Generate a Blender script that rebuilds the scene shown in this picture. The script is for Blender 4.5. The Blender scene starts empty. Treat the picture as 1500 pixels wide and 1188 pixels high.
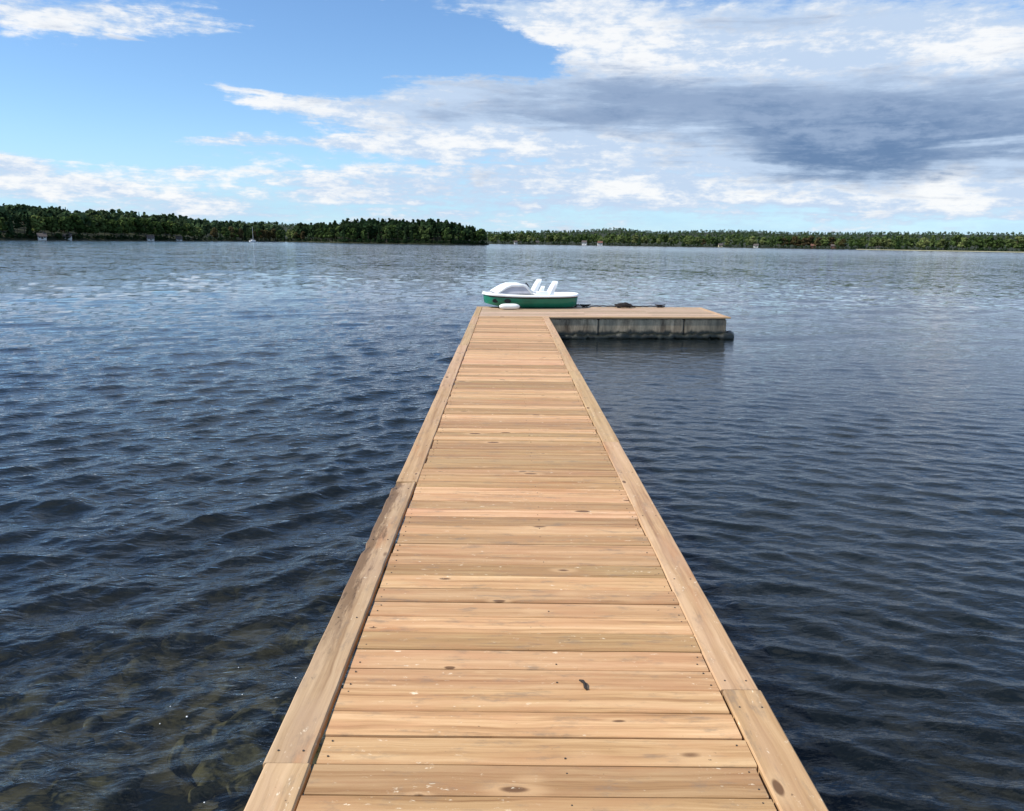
import bpy, bmesh, math, random
import numpy as np
from mathutils import Vector, Matrix
random.seed(7); RNG = np.random.default_rng(11)
SC = bpy.context.scene; COL = SC.collection
PI = math.pi; rad = math.radians

# ------------------------------------------------------------------ camera
cd = bpy.data.cameras.new('camera'); cam = bpy.data.objects.new('camera', cd); COL.objects.link(cam)
YAW, PITCH, ROLL = rad(.5603), rad(11.927), rad(.8546)
_f = Vector((math.sin(YAW)*math.cos(PITCH), math.cos(YAW)*math.cos(PITCH), -math.sin(PITCH)))
_r = Vector((math.cos(YAW), -math.sin(YAW), 0)); _u = _r.cross(_f)
_r2 = math.cos(ROLL)*_r + math.sin(ROLL)*_u; _u2 = -math.sin(ROLL)*_r + math.cos(ROLL)*_u
M4 = Matrix((( _r2.x, _u2.x, -_f.x, -.1094), (_r2.y, _u2.y, -_f.y, 0), (_r2.z, _u2.z, -_f.z, 2.1073), (0, 0, 0, 1)))
cam.matrix_world = M4
cd.sensor_fit = 'HORIZONTAL'; cd.sensor_width = 36; cd.lens = 27.12; cd.clip_start = .05; cd.clip_end = 20000
SC.camera = cam

# ------------------------------------------------------------------ light and exposure
SUN_AZ, SUN_EL = -105.0, 46.0          # clockwise from straight ahead; height
SUN_POWER, SKY_POWER = 4.9, .115
SC.view_settings.view_transform = 'Standard'; SC.view_settings.look = 'None'
SC.view_settings.exposure = 0.12; SC.view_settings.gamma = 1.0; SC.view_settings.use_curve_mapping = False
sl = bpy.data.lights.new('sun', 'SUN'); sl.energy = SUN_POWER; sl.angle = rad(.53); sl.color = (1, .955, .88)
so = bpy.data.objects.new('sun', sl); COL.objects.link(so)
sd = Vector((math.sin(rad(SUN_AZ))*math.cos(rad(SUN_EL)), math.cos(rad(SUN_AZ))*math.cos(rad(SUN_EL)), math.sin(rad(SUN_EL))))
so.rotation_euler = sd.to_track_quat('Z', 'Y').to_euler(); so.location = (-20, 5, 30)

class NT:
    """small helper for building node trees"""
    def __init__(s, tree): s.t = tree; s.n = tree.nodes; s.l = tree.links
    def put(s, sock, v):
        if v is None: return
        if hasattr(v, 'is_output'): s.l.new(v, sock)
        else:
            try: sock.default_value = v
            except Exception: sock.default_value = tuple(v)[:len(sock.default_value)]
    def node(s, typ, ins=None, **kw):
        n = s.n.new(typ)
        for k, v in kw.items(): setattr(n, k, v)
        for k, v in (ins or {}).items(): s.put(n.inputs[k], v)
        return n
    def m(s, op, a, b=None, c=None, clamp=False):
        n = s.n.new('ShaderNodeMath'); n.operation = op; n.use_clamp = clamp
        s.put(n.inputs[0], a); s.put(n.inputs[1], b); s.put(n.inputs[2], c); return n.outputs[0]
    def v(s, op, a, b=None):
        n = s.n.new('ShaderNodeVectorMath'); n.operation = op
        s.put(n.inputs[0], a); s.put(n.inputs[1], b); return n.outputs[0]
    def noise(s, vec, scale, detail=4, rough=.55, dist=0, out=0, dim='3D'):
        return s.node('ShaderNodeTexNoise', {'Vector': vec, 'Scale': scale, 'Detail': detail, 'Roughness': rough, 'Distortion': dist}, noise_dimensions=dim).outputs[out]
    def step(s, x, a, b, lo=0., hi=1.):
        return s.node('ShaderNodeMapRange', {0: x, 1: a, 2: b, 3: lo, 4: hi}, interpolation_type='SMOOTHSTEP').outputs[0]
    def mix(s, f, a, b, typ='MIX'):
        n = s.n.new('ShaderNodeMix'); n.data_type = 'RGBA'; n.blend_type = typ
        s.put(n.inputs[0], f); s.put(n.inputs[6], c4(a)); s.put(n.inputs[7], c4(b)); return n.outputs[2]
    def comb(s, x, y, z): return s.node('ShaderNodeCombineXYZ', {0: x, 1: y, 2: z}).outputs[0]
    def sep(s, v): return s.node('ShaderNodeSeparateXYZ', {0: v}).outputs
    def ramp(s, f, stops, interp='LINEAR'):
        n = s.n.new('ShaderNodeValToRGB'); cr = n.color_ramp; cr.interpolation = interp
        while len(cr.elements) < len(stops): cr.elements.new(.5)
        for e, (p, c) in zip(cr.elements, stops): e.position = p; e.color = c4(c)
        s.put(n.inputs[0], f); return n.outputs[0]
    def bump(s, h, strength, dist, normal=None):
        return s.node('ShaderNodeBump', {'Strength': strength, 'Distance': dist, 'Height': h, 'Normal': normal}).outputs[0]
def c4(c):
    if isinstance(c, (tuple, list)) and len(c) == 3: return (*c, 1)
    return c

# ------------------------------------------------------------------ sky: Nishita with procedural clouds, by direction
W = bpy.data.worlds.new('World'); SC.world = W; W.use_nodes = True
w = NT(W.node_tree); w.n.clear()
sky = w.node('ShaderNodeTexSky', sky_type='NISHITA', sun_disc=False, sun_elevation=rad(SUN_EL), sun_rotation=rad(SUN_AZ % 360),
             altitude=100, air_density=1.0, dust_density=.0, ozone_density=2.0).outputs[0]
D = w.node('ShaderNodeTexCoord').outputs['Generated']
D = w.v('NORMALIZE', D)
dx, dy, dz = w.sep(D)
az0 = w.m('MULTIPLY', w.m('ARCTAN2', dx, dy), 57.2958)
el0 = w.m('MULTIPLY', w.m('ARCSINE', dz), 57.2958)
# cloud-sheet coordinates: stretched towards the horizon as a flat layer is
up = w.m('ADD', w.m('MAXIMUM', dz, 0.), .10)
sheet = w.comb(w.m('DIVIDE', dx, up), w.m('DIVIDE', dy, up), 0)
low = w.comb(w.m('MULTIPLY', az0, .22), w.m('MULTIPLY', el0, .75), 3.1)
# ragged outline: the blobs below are looked up at a wandering direction
wob = w.noise(low, .8, 7, .65, out=1); wx, wy, wz = w.sep(wob)
az = w.m('ADD', az0, w.m('MULTIPLY', w.m('SUBTRACT', wx, .5), 4.5))
el = w.m('ADD', el0, w.m('MULTIPLY', w.m('SUBTRACT', wy, .5), 1.6))
def blobs(L):
    tot = None
    for (a, e, sa, se, t, k) in L:
        ct, st = math.cos(rad(t)), math.sin(rad(t))
        p, q = w.m('SUBTRACT', az, a), w.m('SUBTRACT', el, e)
        u = w.m('MULTIPLY_ADD', p, ct/sa, w.m('MULTIPLY', q, st/sa))
        v = w.m('MULTIPLY_ADD', p, -st/se, w.m('MULTIPLY', q, ct/se))
        g = w.m('MULTIPLY', w.m('POWER', 2.718, w.m('MULTIPLY', w.m('MULTIPLY_ADD', u, u, w.m('MULTIPLY', v, v)), -.8)), k)
        tot = g if tot is None else w.m('ADD', tot, g)
    return tot
CLOUD = [(-27.8, 12.6, 9.4, .99, 4, 1.3), (-19.6, 12.9, 1.6, .4, 0, .5), (-16.0, 8.9, 8.2, .84, -8, 1.5), (-2.6, 9.5, 8.4, 1.29, 5, .95),
    (-4.5, 10.6, 6., .65, 2, .6), (-21.9, 7.5, 1.4, .3, 0, .5), (-18.8, 6.3, 4., .7, 0, 1.0), (-8.8, 6.5, 6., .5, 0, 1.1),
    (4.1, 6.9, 9.4, .99, -3, 1.25), (-8.9, 4.1, 14.9, 1.2, 0, .5), (-29., 3.2, 8.5, 1.1, -6, .75), (-31.4, 4.3, 2., .6, 0, .6),
    (-21.8, 4.7, 1.1, .55, 0, .4), (8.8, 4.1, 2., .7, 0, 1.), (18.8, 8.9, 19.9, 3.7, -3, 1.6), (22.4, 5.6, 4., 1.39, 0, 1.2),
    (30., 7.5, 8.9, 3., 0, 1.3), (8.2, 13.2, 7., 2.1, -10, 1.3), (2.6, 14.6, 5.4, .8, -8, .75), (20.6, 12.1, 9.4, 3., 0, 1.1),
    (29.9, 11.3, 4.5, 1.4, 0, 1.), (28.9, 4.8, 6.5, 1., 0, .8), (28.8, 3.6, 2.1, 1.3, 0, 1.1), (17., 3.5, 17.4, 1.2, 0, .5),
    (-7.3, 12.4, 9.4, 1.7, -3, -1.4), (-25.5, 9.0, 10.9, 2.7, 0, -1.35), (.6, 12.7, 3., 1.3, -20, -1.2), (-27.3, 6.0, 6.5, 1.3, 0, -.8), (-12, 7.6, 9, .7, -3, -.5),
    (18.3, 4.4, 4.5, .45, -8, -.6)]
GREY = [(16.2, 14., 6., .65, 0, .7), (9.5, 10.2, 9.4, 1.3, -2, 1.0), (17.5, 8.1, 16.4, 2.3, -3, 1.1), (28.9, 8., 9.4, 2.7, 0, 1.0),
    (22.6, 5.7, 4.2, 1.5, 0, 1.5), (-5., 3.9, 8.4, .7, 0, .5), (.7, 8.6, 6.5, .5, 0, .7), (30.7, 4.5, 4., .5, 0, .4), (8, 13.4, 6.5, 1.7, -10, -.5), (22, 12.2, 7, 1.2, 0, -.4), (-24, 3.4, 13, 1.6, 0, -.9), (3, 6.6, 10, .8, 0, -.7), (14, 3.2, 16, 1.2, 0, -.5)]
BRIGHT = [(8.8, 4.1, 2., .7, 0, .8), (28.8, 3.6, 2.1, 1.3, 0, 1.), (7.6, 13., 7., 1.9, -10, .7), (-16.9, 9.2, 6.5, .7, -8, .55),
    (29.5, 11.6, 4., 1.24, 0, .7), (-2.1, 6.8, 12.9, .7, 0, .5), (-27.8, 12.4, 8.9, .9, 4, .6), (-26, 3.4, 10, 1.3, 0, .6), (-10, 4.5, 8, 1., 0, .3), (17, 3.6, 10, .6, 0, .35)]
nsheet = w.noise(sheet, .9, 8, .6)
nlow = w.noise(low, .9, 8, .62)
streak = w.noise(w.comb(w.m('MULTIPLY', az0, .11), w.m('MULTIPLY_ADD', el0, 1.15, w.m('MULTIPLY', az0, .02)), 5.2), 1.0, 7, .62, .6)
nfine = w.noise(w.comb(w.m('MULTIPLY', az0, .35), w.m('MULTIPLY', el0, .9), 9.7), 1.6, 6, .62)
# high up the flat cloud sheet alone is used (azimuth and height run together at the zenith)
hi = w.step(el0, 13., 24.)
over = w.noise(w.v('ADD', sheet, (4.3, 1.7, 0)), 1.5, 8, .6); over2 = w.noise(w.v('ADD', sheet, (9.1, 5.2, 2.)), 2.6, 7, .62)
def lerp(a, b): return w.m('MULTIPLY_ADD', hi, w.m('SUBTRACT', b, a), a)
nlow = lerp(nlow, over); streak = lerp(streak, over2); nfine = lerp(nfine, over2)
fb = w.m('ADD', w.m('MULTIPLY', lerp(nsheet, over), .30), w.m('ADD', w.m('MULTIPLY', lerp(streak, over), .45), w.m('MULTIPLY', nfine, .40)))   # about 0.57 on average
lowband = w.m('MULTIPLY', w.step(el0, 6.8, 3.5, 0., .30), w.step(el0, .2, 2.2))
dens = w.m('ADD', w.m('ADD', blobs(CLOUD), lowband), w.m('MULTIPLY', w.m('SUBTRACT', w.m('MULTIPLY_ADD', hi, .10, fb), .55), 4.6))
dens = w.step(dens, .18, 1.05)
# thin veil towards the horizon
veil = w.m('MULTIPLY', w.step(el0, 0., 8., 1., 0.), w.step(nlow, .3, .7, .7, .9))
grey = w.m('ADD', blobs(GREY), w.m('MULTIPLY', w.m('SUBTRACT', nlow, .50), 1.8))
grey = w.m('ADD', grey, w.m('MULTIPLY', w.m('SUBTRACT', streak, .5), 3.2))
grey = w.m('ADD', grey, w.m('MULTIPLY', w.m('SUBTRACT', nfine, .5), 1.6))
grey = w.step(grey, .1, 1.9)
brt = w.m('ADD', blobs(BRIGHT), w.m('ADD', w.m('MULTIPLY', w.m('SUBTRACT', nfine, .5), 2.6), w.m('MULTIPLY', w.m('SUBTRACT', streak, .5), 1.6)))
brt = w.m('MULTIPLY', w.step(brt, -.05, .8), w.m('SUBTRACT', 1., w.m('MULTIPLY', grey, .85)))
K = .93/SKY_POWER
white = tuple(K*c for c in (.56, .69, .88)); bright = tuple(K*c for c in (.96, .97, .98)); dark = tuple(K*c for c in (.135, .225, .40))
deep = tuple(K*c for c in (.30, .40, .58))
tex = w.step(w.m('ADD', w.m('MULTIPLY', streak, .5), w.m('ADD', w.m('MULTIPLY', nfine, .5), w.m('MULTIPLY', w.m('SUBTRACT', el0, 7.), .035))), .42, .66)
ccol = w.mix(brt, white, bright); ccol = w.mix(grey, ccol, w.mix(tex, dark, deep))
skyc = w.mix(1., sky, (.92, 1.13, 1.34), 'MULTIPLY')
skyc = w.mix(w.m('MULTIPLY', veil, .9), skyc, tuple(K*c for c in (.42, .68, .94)))
final = w.mix(w.m('MULTIPLY', dens, .96), skyc, ccol)
bg = w.node('ShaderNodeBackground', {0: final, 1: SKY_POWER})
w.l.new(bg.outputs[0], w.node('ShaderNodeOutputWorld').inputs[0])
W.cycles.sampling_method = 'MANUAL'; W.cycles.sample_map_resolution = 512

# ------------------------------------------------------------------ materials
def material(name):
    m = bpy.data.materials.new(name); m.use_nodes = True; t = NT(m.node_tree); t.n.clear()
    out = t.node('ShaderNodeOutputMaterial'); return m, t, out
def plain(name, col, rough=.6, var=.12, scale=6., spec=.4, bump=0., metal=0.):
    m, t, out = material(name)
    co = t.node('ShaderNodeTexCoord').outputs['Object']
    n = t.noise(co, scale, 5, .6)
    c = t.mix(t.step(n, .3, .7), tuple(x*(1-var) for x in col), tuple(min(1, x*(1+var)) for x in col))
    b = t.node('ShaderNodeBsdfPrincipled', {'Base Color': c, 'Roughness': rough, 'Specular IOR Level': spec, 'Metallic': metal})
    if bump: t.put(b.inputs['Normal'], t.bump(t.noise(co, scale*6, 4), .5, bump))
    t.l.new(b.outputs[0], out.inputs[0]); return m

def wood(name, light, mid, dark, pink, wear=.3, stain=0., tones=(.70, 1.20)):
    """boards: grain runs along the object's own X"""
    m, t, out = material(name)
    co = t.node('ShaderNodeTexCoord').outputs['Object']
    oi = t.node('ShaderNodeObjectInfo'); rnd = oi.outputs['Random']
    off = t.comb(t.m('MULTIPLY', rnd, 97.3), t.m('MULTIPLY', rnd, 41.7), t.m('MULTIPLY', rnd, 13.9))
    p = t.v('ADD', co, off)
    # bend of the grain around knots
    wob = t.v('SCALE', t.v('SUBTRACT', t.noise(t.v('MULTIPLY', p, (1.6, 4, 4)), 1.5, 3, .5, out=1), (.5, .5, .5)), None)
    wob.node.inputs['Scale'].default_value = .045
    q = t.v('ADD', p, wob)
    fine = t.noise(t.v('MULTIPLY', q, (1.4, 95, 60)), 1., 5, .65)
    rings = t.noise(t.v('MULTIPLY', q, (.55, 26, 18)), 1., 3, .5)
    cloud = t.noise(t.v('MULTIPLY', p, (1.3, 5, 5)), 1.6, 5, .62)
    g = t.m('ADD', t.m('MULTIPLY', fine, .4), t.m('MULTIPLY', rings, .6))
    col = t.ramp(g, [(.34, dark), (.47, mid), (.60, light)])
    col = t.mix(t.m('MULTIPLY', t.step(cloud, .42, .66), .55), col, pink)
    # each board has its own tone
    r2 = t.node('ShaderNodeTexWhiteNoise', {'W': t.m('MULTIPLY', rnd, 133.1)}, noise_dimensions='1D')
    tone = t.step(r2.outputs['Value'], 0, 1, *tones)
    col = t.mix(1., col, t.comb(tone, t.m('MULTIPLY', tone, t.step(rnd, 0, 1, .97, 1.03)), t.m('MULTIPLY', tone, t.step(r2.outputs['Value'], 0, 1, .92, 1.06))), 'MULTIPLY')
    # warm resin smears on a few boards
    sm = t.m('MULTIPLY', t.step(t.noise(t.v('MULTIPLY', p, (1.1, 7, 7)), 1.1, 4), .58, .76), .6)
    col = t.mix(sm, col, (.42, .19, .075))
    # knots
    vo = t.node('ShaderNodeTexVoronoi', {'Vector': t.v('MULTIPLY', q, (3.1, 8.5, 0.01)), 'Scale': 1., 'Randomness': 1.}, feature='F1')
    keep = t.step(t.sep(vo.outputs['Color'])[0], .34, .40)
    size = t.m('MULTIPLY_ADD', t.sep(vo.outputs['Color'])[1], .12, .045)
    kd = t.m('DIVIDE', vo.outputs['Distance'], size)
    halo = t.m('MULTIPLY', t.step(kd, 1.2, 2.6, 1, 0), keep); core = t.m('MULTIPLY', t.step(kd, .7, 1.15, 1, 0), keep)
    col = t.mix(t.m('MULTIPLY', halo, .5), col, light)
    col = t.mix(t.m('MULTIPLY', core, .88), col, (.11, .048, .018))
    # scuffed pale flecks and grey dirt
    fl = t.step(t.noise(t.v('MULTIPLY', p, (22, 50, 40)), 1., 4, .7), .62, .72)
    patch = t.step(t.noise(p, 2.0, 4), .44, .56)
    col = t.mix(t.m('MULTIPLY', t.m('MULTIPLY', fl, patch), .85), col, (.86, .72, .52))
    dirt = t.m('MULTIPLY', t.step(t.noise(t.v('MULTIPLY', p, (3, 9, 9)), 1.7, 6, .7), .52, .72), wear)
    col = t.mix(dirt, col, (.20, .15, .105))
    col = t.mix(t.m('MULTIPLY', t.step(t.noise(t.v('MULTIPLY', p, (34, 46, 30)), 1., 3, .7), .70, .76), .7), col, (.085, .055, .03))
    if stain:
        sx, sy, sz = t.sep(co)
        nn = t.noise(t.v('MULTIPLY', co, (3, 22, 22)), 1., 5, .7)
        st = t.step(t.m('ADD', t.m('MULTIPLY', sy, 14.), t.m('MULTIPLY', t.m('SUBTRACT', nn, .5), 3.2)), -.15, .55)
        st = t.m('MULTIPLY', st, t.step(t.m('ADD', sx, t.m('MULTIPLY', nn, .8)), -.75, .25))
        col = t.mix(t.m('MULTIPLY', st, stain), col, (.125, .065, .028))
        bl = t.m('MULTIPLY', st, t.step(t.noise(t.v('MULTIPLY', co, (8, 30, 30)), 1., 4, .7), .55, .62))
        col = t.mix(t.m('MULTIPLY', bl, .55), col, (.05, .03, .018))
    hgt = t.m('ADD', t.m('MULTIPLY', fine, .6), t.m('ADD', rings, t.m('MULTIPLY', core, -.8)))
    b = t.node('ShaderNodeBsdfPrincipled', {'Base Color': col, 'Roughness': t.step(fine, .3, .7, .5, .72), 'Specular IOR Level': .35, 'Normal': t.bump(hgt, .45, .0025)})
    t.l.new(b.outputs[0], out.inputs[0]); return m

M = {}
M['deck'] = wood('deck_timber', (.61, .385, .20), (.485, .28, .13), (.29, .145, .058), (.49, .25, .12), .6)
M['deck_dull'] = wood('sunbleached_deck_timber', (.53, .375, .25), (.44, .30, .19), (.31, .19, .105), (.45, .30, .205), .6)
M['rim'] = wood('rim_timber', (.56, .365, .195), (.46, .285, .14), (.31, .17, .08), (.47, .29, .165), .55, tones=(.93, 1.07))
M['rim_grey'] = wood('weathered_rim_timber', (.56, .37, .205), (.465, .295, .15), (.31, .175, .082), (.475, .30, .18), .5, tones=(.93, 1.07))
M['rim_rot'] = wood('stained_rim_timber', (.53, .365, .22), (.44, .29, .165), (.30, .18, .09), (.45, .30, .195), .55, .8, tones=(.93, 1.07))
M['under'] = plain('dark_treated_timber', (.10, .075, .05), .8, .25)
M['pile'] = plain('wet_pile_timber', (.06, .05, .038), .6, .3)
M['screw'] = plain('screw_steel', (.10, .085, .07), .45, .2, metal=.6)
M['green'] = plain('green_hull_plastic', (.008, .17, .10), .32, .15, 3, .5)
M['white'] = plain('white_plastic', (.80, .82, .82), .35, .04, 3, .5)
M['whitegrey'] = plain('hood_shade_and_drain_grey', (.46, .45, .48), .4, .1, 3)  # shade on the white hood's sides, put into the colour; also the seat drains
M['black'] = plain('black_rubber', (.012, .012, .013), .55, .3, 8)
M['weed'] = plain('black_wet_weed', (.011, .013, .008), .4, .5, 14, .5, .02)
M['rope'] = plain('dark_rope', (.028, .022, .019), .9, .3, 40)
M['iron'] = plain('dark_iron', (.03, .028, .028), .55, .3, 20, metal=.3)
M['fender'] = plain('white_fender_vinyl', (.82, .84, .80), .35, .05, 5)
M['twig'] = plain('twig_bark', (.022, .016, .012), .8, .3, 40)
M['trunk'] = plain('tree_bark', (.085, .06, .042), .9, .3, 3)
M['wallwhite'] = plain('white_cottage_paint', (.66, .65, .61), .7, .05, 2)
M['wallred'] = plain('red_cottage_paint', (.17, .065, .045), .7, .1, 2)
M['wallyellow'] = plain('pale_yellow_cottage_paint', (.62, .55, .36), .7, .1, 2)
M['rooftile'] = plain('dark_roof', (.085, .07, .065), .8, .2, 2)
M['roofred'] = plain('red_roof', (.15, .07, .05), .8, .2, 2)
M['glass'] = plain('dark_window_glass', (.02, .025, .03), .1, .1, 2)
M['sail_hull'] = plain('white_boat_gelcoat', (.8, .8, .8), .3, .03, 2)
M['metalpole'] = plain('pale_mast', (.72, .73, .74), .35, .05, 2)

def foliage(name, a, b, c):
    m, t, out = material(name)
    co = t.node('ShaderNodeTexCoord').outputs['Object']; rnd = t.node('ShaderNodeObjectInfo').outputs['Random']
    pos = t.node('ShaderNodeNewGeometry').outputs['Position']
    n = t.noise(co, .55, 3, .6); big = t.noise(pos, .045, 3, .6)
    col = t.mix(t.step(n, .32, .68), a, b)
    col = t.mix(t.m('MULTIPLY', t.step(big, .42, .65), .7), col, c)
    tone = t.step(rnd, 0, 1, .75, 1.3)
    col = t.mix(1., col, t.comb(tone, t.m('MULTIPLY', tone, t.step(rnd, 0, 1, 1.06, .96)), tone), 'MULTIPLY')
    d = t.node('ShaderNodeBsdfDiffuse', {0: col}); tr = t.node('ShaderNodeBsdfTranslucent', {0: t.mix(.5, col, c)})
    mx = t.node('ShaderNodeMixShader', {0: .22, 1: d.outputs[0], 2: tr.outputs[0]})
    t.l.new(mx.outputs[0], out.inputs[0]); return m
M['pine'] = foliage('pine_needles', (.018, .038, .018), (.030, .055, .022), (.042, .062, .024))
M['leaf'] = foliage('broad_leaves', (.038, .068, .022), (.07, .108, .032), (.085, .112, .038))
M['leaf2'] = foliage('pale_leaves', (.10, .145, .042), (.165, .205, .07), (.17, .18, .075))
M['rust'] = foliage('brownish_leaves', (.065, .055, .025), (.095, .07, .035), (.08, .075, .03))
M['hill'] = foliage('distant_forest', (.042, .074, .038), (.062, .10, .044), (.078, .105, .05))

def ground_mat(name, a, b, scale, bump=0.):
    m, t, out = material(name)
    pos = t.node('ShaderNodeNewGeometry').outputs['Position']
    n = t.noise(pos, scale, 6, .65); col = t.mix(t.step(n, .35, .65), a, b)
    d = t.node('ShaderNodeBsdfPrincipled', {'Base Color': col, 'Roughness': .9, 'Specular IOR Level': .2})
    if bump: t.put(d.inputs['Normal'], t.bump(t.noise(pos, scale*3, 5), .8, bump))
    t.l.new(d.outputs[0], out.inputs[0]); return m
M['land'] = ground_mat('forest_floor', (.016, .022, .010), (.032, .036, .016), .08)
M['sand'] = ground_mat('reedy_sand', (.26, .25, .13), (.40, .37, .24), .15)
M['bed'] = ground_mat('lake_bottom', (.065, .056, .035), (.23, .195, .12), 2.6, .02)
M['stone'] = ground_mat('algae_stone', (.045, .043, .026), (.27, .24, .15), 6., .01)

def concrete():
    m, t, out = material('stained_concrete')
    pos = t.node('ShaderNodeNewGeometry').outputs['Position']; x, y, z = t.sep(pos)
    rnd = t.node('ShaderNodeObjectInfo').outputs['Random']
    streak = t.noise(t.v('MULTIPLY', pos, (6, 6, 1.1)), 1., 7, .75)
    big = t.noise(t.v('MULTIPLY', pos, (1.5, 1.5, .7)), 1., 4, .6)
    col = t.ramp(streak, [(.34, (.085, .056, .034)), (.47, (.28, .21, .135)), (.64, (.57, .44, .29))])
    col = t.mix(t.m('MULTIPLY', t.step(big, .4, .65), .5), col, (.15, .15, .115))
    tone = t.step(rnd, 0, 1, .8, 1.15); col = t.mix(1., col, t.comb(tone, tone, tone), 'MULTIPLY')
    edge = t.noise(t.v('MULTIPLY', pos, (5, 5, 3)), 1., 4, .65)
    wet = t.step(t.m('ADD', z, t.m('MULTIPLY', t.m('SUBTRACT', edge, .5), .22)), .13, .21, 1, 0)
    col = t.mix(t.m('MULTIPLY', wet, .96), col, (.010, .012, .008))
    b = t.node('ShaderNodeBsdfPrincipled', {'Base Color': col, 'Roughness': t.step(wet, 0, 1, .85, .35), 'Normal': t.bump(t.noise(pos, 40., 5), .4, .006)})
    t.l.new(b.outputs[0], out.inputs[0]); return m
M['concrete'] = concrete()

def water_mat():
    m, t, out = material('lake_water')
    pos = t.node('ShaderNodeNewGeometry').outputs['Position']; x, y, z = t.sep(pos)
    r = t.m('SQRT', t.m('MULTIPLY_ADD', x, x, t.m('MULTIPLY', y, y)))
    flat = t.comb(x, y, 0)
    ro = t.node('ShaderNodeVectorRotate', {'Vector': flat, 'Angle': rad(-24)}, rotation_type='Z_AXIS').outputs[0]
    wv = t.noise(t.v('MULTIPLY', ro, (.55, 1.5, 1)), 4.2, 4, .55, .4)
    wv2 = t.noise(t.v('MULTIPLY', flat, (.5, 1.2, 1)), 13., 3, .55, .5)
    gust = t.step(t.noise(t.v('MULTIPLY', flat, (.02, .05, 1)), 1., 4), .35, .65, .75, 1.1)
    windward = t.step(x, -.8, 1.2, 1.0, .55)
    n1 = t.bump(wv2, t.m('MULTIPLY', t.step(r, 4., 40., .78, .14), windward), .02)
    n2 = t.bump(wv, t.m('MULTIPLY', t.m('MULTIPLY', t.m('MULTIPLY', t.step(r, 5., 60., .45, .3), t.step(r, 80., 200., 1., .2)), gust), windward), .045, n1)
    # farther out the wavelets are tilted directly (bump fades with distance)
    ca = t.noise(t.v('MULTIPLY', flat, (1, .9, 1)), 2.6, 3, .62, 0, 1); cb = t.noise(t.v('MULTIPLY', flat, (.7, .6, 1)), .42, 3, .6, 0, 1)
    tilt = t.v('ADD', t.v('SUBTRACT', ca, (.5, .5, .5)), t.v('MULTIPLY', t.v('SUBTRACT', cb, (.5, .5, .5)), (.35, .35, 0)))
    sc_ = t.m('MULTIPLY', t.step(r, 8., 60., .0, .55), gust)
    tx, ty, tz = t.sep(tilt)
    nrm = t.v('NORMALIZE', t.v('ADD', n2, t.comb(t.m('MULTIPLY', tx, sc_), t.m('MULTIPLY', ty, sc_), 0)))
    fr = t.node('ShaderNodeFresnel', {'IOR': 1.37, 'Normal': nrm}).outputs[0]
    gl = t.node('ShaderNodeBsdfGlossy', {'Color': (.96, .97, 1, 1), 'Roughness': t.step(r, 30., 400., .03, .10), 'Normal': nrm})
    clear = t.node('ShaderNodeBsdfTransparent', {0: (.66, .68, .58, 1)})
    murk = t.node('ShaderNodeBsdfDiffuse', {0: (.009, .013, .0135, 1)})
    body = t.node('ShaderNodeMixShader', {0: t.step(t.m('MULTIPLY_ADD', t.m('MAXIMUM', x, -.5), .8, r), 2.5, 9.5, .25, .94), 1: clear.outputs[0], 2: murk.outputs[0]})
    mx = t.node('ShaderNodeMixShader', {0: fr, 1: body.outputs[0], 2: gl.outputs[0]})
    t.l.new(mx.outputs[0], out.inputs[0]); return m
M['water'] = water_mat()

# ------------------------------------------------------------------ mesh helpers
def link(o, parent=None):
    COL.objects.link(o)
    if parent: o.parent = parent
    return o
def obj(name, me, mat=None, parent=None):
    o = bpy.data.objects.new(name, me)
    if mat is not None and not me.materials: me.materials.append(mat)
    return link(o, parent)
def empty(name, loc=(0, 0, 0), rz=0.):
    o = bpy.data.objects.new(name, None); o.location = loc; o.rotation_euler = (0, 0, rz); o.empty_display_size = .2
    return link(o)
def tag(o, label=None, cat=None, group=None, kind=None):
    for k, v in (('label', label), ('category', cat), ('group', group), ('kind', kind)):
        if v: o[k] = v
    return o
def mesh_np(name, V, F, smooth=False):
    """F: (n,k) int array, all faces with k corners"""
    me = bpy.data.meshes.new(name); V = np.asarray(V, np.float32); F = np.asarray(F, np.int32); n, k = F.shape
    me.vertices.add(len(V)); me.vertices.foreach_set('co', V.ravel())
    me.loops.add(n*k); me.loops.foreach_set('vertex_index', F.ravel())
    me.polygons.add(n); me.polygons.foreach_set('loop_start', np.arange(0, n*k, k, dtype=np.int32))
    try: me.polygons.foreach_set('loop_total', np.full(n, k, np.int32))
    except Exception: pass
    if smooth: me.polygons.foreach_set('use_smooth', np.ones(n, bool))
    me.update(calc_edges=True); return me
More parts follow.
